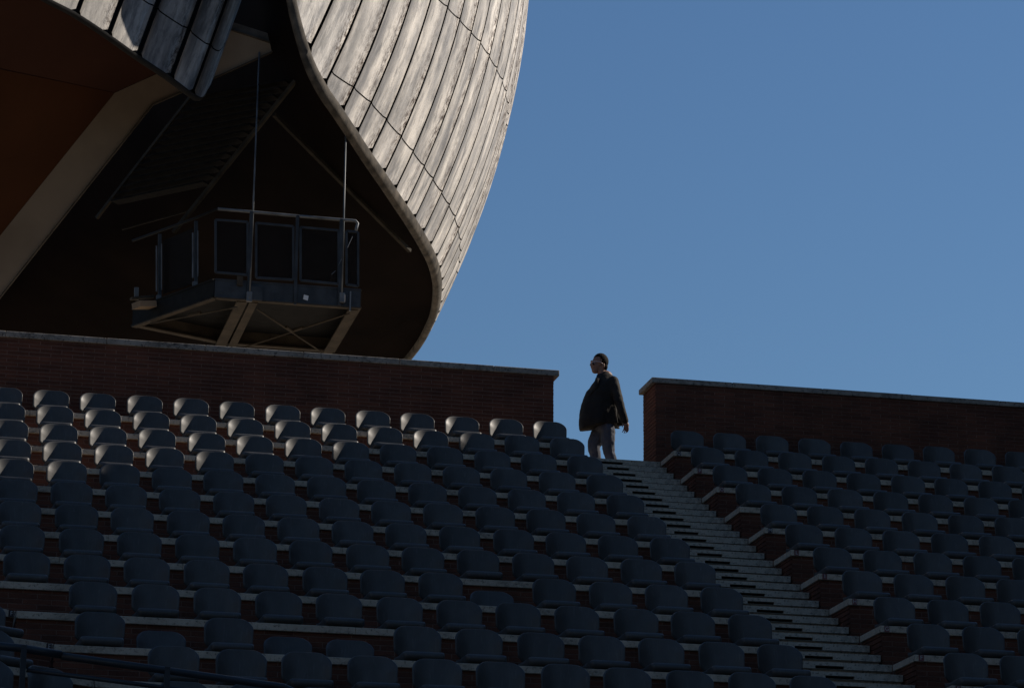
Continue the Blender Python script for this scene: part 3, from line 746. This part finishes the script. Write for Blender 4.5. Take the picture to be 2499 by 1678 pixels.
# ------------------------------------------------------------------ another hall, out to the right, that shades the stand
ob = MB(); prof = [(16, 13.4), (5.12, 24.25), (2.5, 26.9), (-1, 30.3), (-5, 33.3), (-12, 35.5), (-30, 36.5), (-46, 35), (-46, -10.5), (16, -10.5)]
slab(ob, [(0, y, z + 10.5) for y, z in prof], (28, 0, 0)); rh = thing('unseen_hall', (40, 0, -10.5), 'lead clad concert hall with a curved roof, beyond the right end of the seating', 'concert hall', 'lead clad hall shells')
ob.build('cladding', M['trim'], rh)
for (x, y, hgt, wx, dy, lab) in ((-42, -16, 27, 16, 40, 'unseen hall added beyond the left end of the seating to block sky light'), (4, -72, 24, 70, 14, 'unseen long dark hall added behind the viewer to block sky light')):  # two unseen halls, added to block sky light and deepen the shade
    t = thing('unseen_hall', (x, y, -10.55), lab, 'concert hall', 'lead clad hall shells'); mb = MB(); rings = []
    for k in range(9):
        f = k / 8; sc = (1 - f ** 3) ** 0.4 if f < 1 else 0.03
        rings.append([(wx / 2 * sc * math.copysign(abs(math.cos(a)) ** 0.5, math.cos(a)), dy / 2 * sc * math.copysign(abs(math.sin(a)) ** 0.5, math.sin(a)), hgt * f) for a in [2 * math.pi * q / 28 for q in range(28)]])
    mb.loft(rings); mb.build('cladding', M['trim'], t, smooth=True)

# ------------------------------------------------------------------ the man walking across the gap
MY = 2.0
PO = Vector((at(1470, 1100, MY).x, MY, ZB - 0.03))
ps_cat = 'person'
def m(x, y, dy=0.0):                      # enlarged figure, 5.6 per photo pixel
    return at(1400 + x / 5.6, 850 + y / 5.6, MY + dy) - PO
def mf(x, y, dy=0.0):                     # enlarged head, 14.93 per photo pixel
    return at(1400 + x / 14.93, 855 + y / 14.93, MY + dy) - PO
FLOOR = 0.0
def remesh(o, v, sm=4, disp=None):
    r = o.modifiers.new('remesh', 'REMESH'); r.mode = 'VOXEL'; r.voxel_size = v; r.use_smooth_shade = True
    s = o.modifiers.new('smooth', 'SMOOTH'); s.iterations = sm; s.factor = 0.5
    if disp:
        tx = bpy.data.textures.new('folds', 'CLOUDS'); tx.noise_scale = disp[1]; tx.noise_depth = 3
        d = o.modifiers.new('folds', 'DISPLACE'); d.texture = tx; d.strength = disp[0]; d.mid_level = 0.5; d.texture_coords = 'LOCAL'
    return o
def chain(mb, pts, rs, n=12, sub=5):
    P, Q = [], []
    for k in range((len(pts) - 1) * sub + 1):
        t = k / sub
        c = crom([tuple(p) + (r,) for p, r in zip(pts, rs)], t); P.append(c[:3]); Q.append(c[3])
    mb.tube(P, Q, n); mb.ball(pts[0], rs[0], 10, 8); mb.ball(pts[-1], rs[-1], 10, 8)
b = MB()
b.ball(mf(955, 420), (0.102, 0.074, 0.108)); b.ball(mf(815, 560), (0.078, 0.060, 0.085)); b.ball(mf(790, 700), (0.052, 0.048, 0.055)); b.ball(mf(742, 765), (0.026, 0.028, 0.025))
b.tube([mf(700, 440, -.014), mf(662, 550, -.016), mf(655, 595, -.016)], [0.009, 0.014, 0.013], 8); b.ball(mf(662, 596, -.016), (0.015, 0.017, 0.011))
b.ball(mf(680, 675, -.006), (0.012, 0.022, 0.007)); b.ball(mf(685, 705, -.006), (0.012, 0.020, 0.008))
b.ball(mf(660, 395, -.01), (0.018, 0.040, 0.014))
b.ball(mf(1090, 545, -.082), (0.019, 0.010, 0.032)); b.ball(mf(1075, 600, -.078), (0.011, 0.009, 0.014))
chain(b, [mf(1000, 650), mf(1020, 850), mf(1080, 1050)], [0.060, 0.058, 0.075])
chain(b, [m(440, 400), m(420, 700), m(420, 1050)], [0.10, 0.12, 0.11])
for sgn, pts in ((-1, [m(540, 440, -.16), m(622, 735, -.25), m(705, 1000, -.28)]), (1, [m(440, 440, .165), m(350, 740, .20), m(318, 950, .18)])):
    chain(b, pts, [0.055, 0.045, 0.030])
    w_ = pts[-1]; d = 0.0
    dirv = (pts[2] - pts[1]).normalized()
    pc = w_ + dirv * 0.045; b.ball(pc, (0.040, 0.018, 0.046))
    for kx, ln_, sp_ in ((-0.027, 0.070, -0.012), (-0.009, 0.082, -0.006), (0.010, 0.080, 0.001), (0.027, 0.062, 0.008)):
        k0 = pc + Vector((kx, 0, -0.034)); k1 = k0 + Vector((sp_ * 0.5, -0.004 * sgn, -ln_ * 0.5)); k2 = k1 + Vector((sp_ * 0.4 - 0.012, 0.012 * -sgn, -ln_ * 0.46))
        b.tube([pc + Vector((kx * 0.6, 0, 0)), k0, k1, k2], [0.010, 0.0095, 0.0085, 0.0065], 8); b.ball(k2, 0.0065, 8, 6)
    t0 = pc + Vector((-0.036, 0, 0.012)); b.tube([pc, t0, t0 + Vector((-0.020, -0.008, -0.026)), t0 + Vector((-0.022, -0.014, -0.050))], [0.012, 0.012, 0.010, 0.008], 8)
def flz(p, z): return Vector((p.x, p.y, z))
hipF, kneeF, ankF = m(410, 1110, .08), m(275, 1345, .08), m(330, 1780, .08)
hipR, kneeR, ankR = m(470, 1110, -.08), m(470, 1345, -.08), m(585, 1760, -.08)
for h_, k_, a_ in ((hipF, kneeF, ankF), (hipR, kneeR, ankR)):
    chain(b, [h_, k_, a_], [0.075, 0.052, 0.036])
person = remesh(b.build('person', M['skin'], None, smooth=True), 0.005, 3)
person.location = PO
tag(person, 'man in open black jacket, grey trousers and sunglasses striding left across the gap', 'person')
# hair: back and top of the head
hb_ = MB(); hb_.ball(mf(985, 395, 0.0), (0.105, 0.081, 0.111), 28, 20)
c = mf(985, 395); keep = []
for f, u in zip(hb_.f, hb_.uv):
    q = sum((Vector(hb_.v[i]) for i in f), Vector()) / len(f) - c
    side = abs(q.y) > 0.03
    if q.z > 0.050 - 0.25 * max(0, q.x + 0.02) or (q.x > (-0.004 if q.z < 0 else -0.004 - 0.5 * q.z) and (q.z > -0.035 or q.x > 0.045)): keep.append((f, u))
hb_.f, hb_.uv = [k[0] for k in keep], [k[1] for k in keep]
hb_.ball(mf(1130, 600), (0.036, 0.060, 0.055), 14, 10)
h_o = hb_.build('hair', M['hair'], person, smooth=True); so = h_o.modifiers.new('thickness', 'SOLIDIFY'); so.thickness = 0.008; so.offset = 0
# sunglasses
gl = MB(); gl.tube([mf(742, 392, -.064), mf(850, 396, -.076), mf(960, 412, -.083), mf(1060, 470, -.084)], 0.0042, 8); gl.tube([mf(742, 392, -.064), mf(690, 405, -.05), mf(640, 430, -.012), mf(612, 470, .03)], 0.0045, 8)
gl.tube([mf(742, 392, -.064), mf(752, 470, -.066)], 0.0035, 6)
g_o = gl.build('sunglasses', M['frame_white'], person, smooth=True)
le = MB(); le.ball(mf(705, 470, -.056), (0.014, 0.014, 0.024), 12, 8, Matrix.Rotation(R(25), 3, 'Z')); le.ball(mf(618, 520, .022), (0.010, 0.022, 0.018), 12, 8); le.build('lens', M['lens'], g_o, smooth=True)
# jacket
def ring(y0, xl, xr, bw, drop=0.0, cy=0.0, n=64, p=2.3, fold=0.0, slope=0.0):
    a_, c_ = m(xl, y0), m(xr, y0); cx, hw = (a_.x + c_.x) / 2, (c_.x - a_.x) / 2
    out = []
    for t in range(n):
        an = 2 * math.pi * t / n; ca, sa = math.cos(an), math.sin(an)
        ex = math.copysign(abs(ca) ** (2 / p), ca); ey = math.copysign(abs(sa) ** (2 / p), sa)
        kf = 1 + fold * (math.sin(9 * an + y0 * 0.004) + 0.6 * math.sin(14 * an + 1.0)) * max(0.0, ca * 0.7 + 0.5)
        out.append(Vector((cx + hw * ex * kf, cy + bw * ey * kf, (a_.z + c_.z) / 2 - drop * (0.5 - 0.5 * ex) ** 2.5 - slope * abs(bw * ey))))
    return out
j = MB()
j.loft([ring(330, 385, 470, .068), ring(352, 340, 520, .12, slope=.30), ring(385, 318, 570, .165, slope=.38), ring(440, 292, 604, .19, slope=.28), ring(520, 238, 616, .20, fold=.012, slope=.12), ring(620, 168, 620, .21, fold=.016), ring(700, 137, 618, .205, fold=.02), ring(800, 104, 612, .20, fold=.02),
        ring(900, 82, 612, .20, .01, fold=.06), ring(980, 74, 622, .20, .035, fold=.085), ring(1035, 80, 636, .195, .07, fold=.10), ring(1052, 92, 640, .19, .085, fold=.10), ring(1055, 130, 620, .15, .08, fold=.06)])
chain(j, [m(545, 448, -.16), m(622, 735, -.25), m(700, 985, -.28)], [0.072, 0.064, 0.050]); chain(j, [m(440, 450, .165), m(350, 740, .20), m(310, 930, .18)], [0.070, 0.060, 0.046])
jo = remesh(j.build('jacket', M['jacket'], person, smooth=True), 0.008, 2, (0.014, 0.08))
lp_ = MB()
lp_.loft([[m(300, 400, -.10), m(345, 405, -.16), m(350, 410, -.13), m(305, 405, -.07)], [m(262, 520, -.12), m(330, 520, -.195), m(335, 525, -.165), m(266, 525, -.09)], [m(205, 650, -.11), m(215, 655, -.14), m(218, 657, -.12), m(208, 653, -.08)]])
lp_.build('lapel', M['jacket'], person, smooth=True)
sh = MB(); sh.loft([ring(345, 318, 470, .062, .02), ring(395, 302, 500, .085, .03), ring(460, 300, 480, .11), ring(560, 240, 480, .12), ring(640, 200, 460, .10)])
sh.build('shirt', M['shirt'], person, smooth=True)
bt = MB()
for x, y in ((318, 476), (299, 560)): bt.ball(m(x, y, -.105), 0.006, 8, 6)
bt.build('button', M['letter'], person, smooth=True)
t_ = MB()
chain(t_, [m(385, 1090, .07), m(330, 1200, .08), m(277, 1330, .08), m(300, 1480, .08), m(345, 1740, .08)], [0.105, 0.108, 0.090, 0.074, 0.064])
chain(t_, [m(455, 1080, -.07), m(468, 1200, -.08), m(472, 1330, -.08), m(505, 1480, -.08), m(590, 1730, -.08)], [0.105, 0.100, 0.088, 0.074, 0.064])
t_.ball(m(425, 1080), (0.135, 0.165, 0.11))
remesh(t_.build('trousers', M['trousers'], person, smooth=True), 0.008, 2, (0.024, 0.075))
for a_ in (ankF, ankR):
    s_ = MB(); s_.ball(Vector((a_.x - 0.06, a_.y, 0.045)), (0.135, 0.048, 0.045)); s_.ball(Vector((a_.x + 0.02, a_.y, 0.06)), (0.06, 0.042, 0.06)); remesh(s_.build('shoe', M['shoe'], person, smooth=True), 0.012, 2)
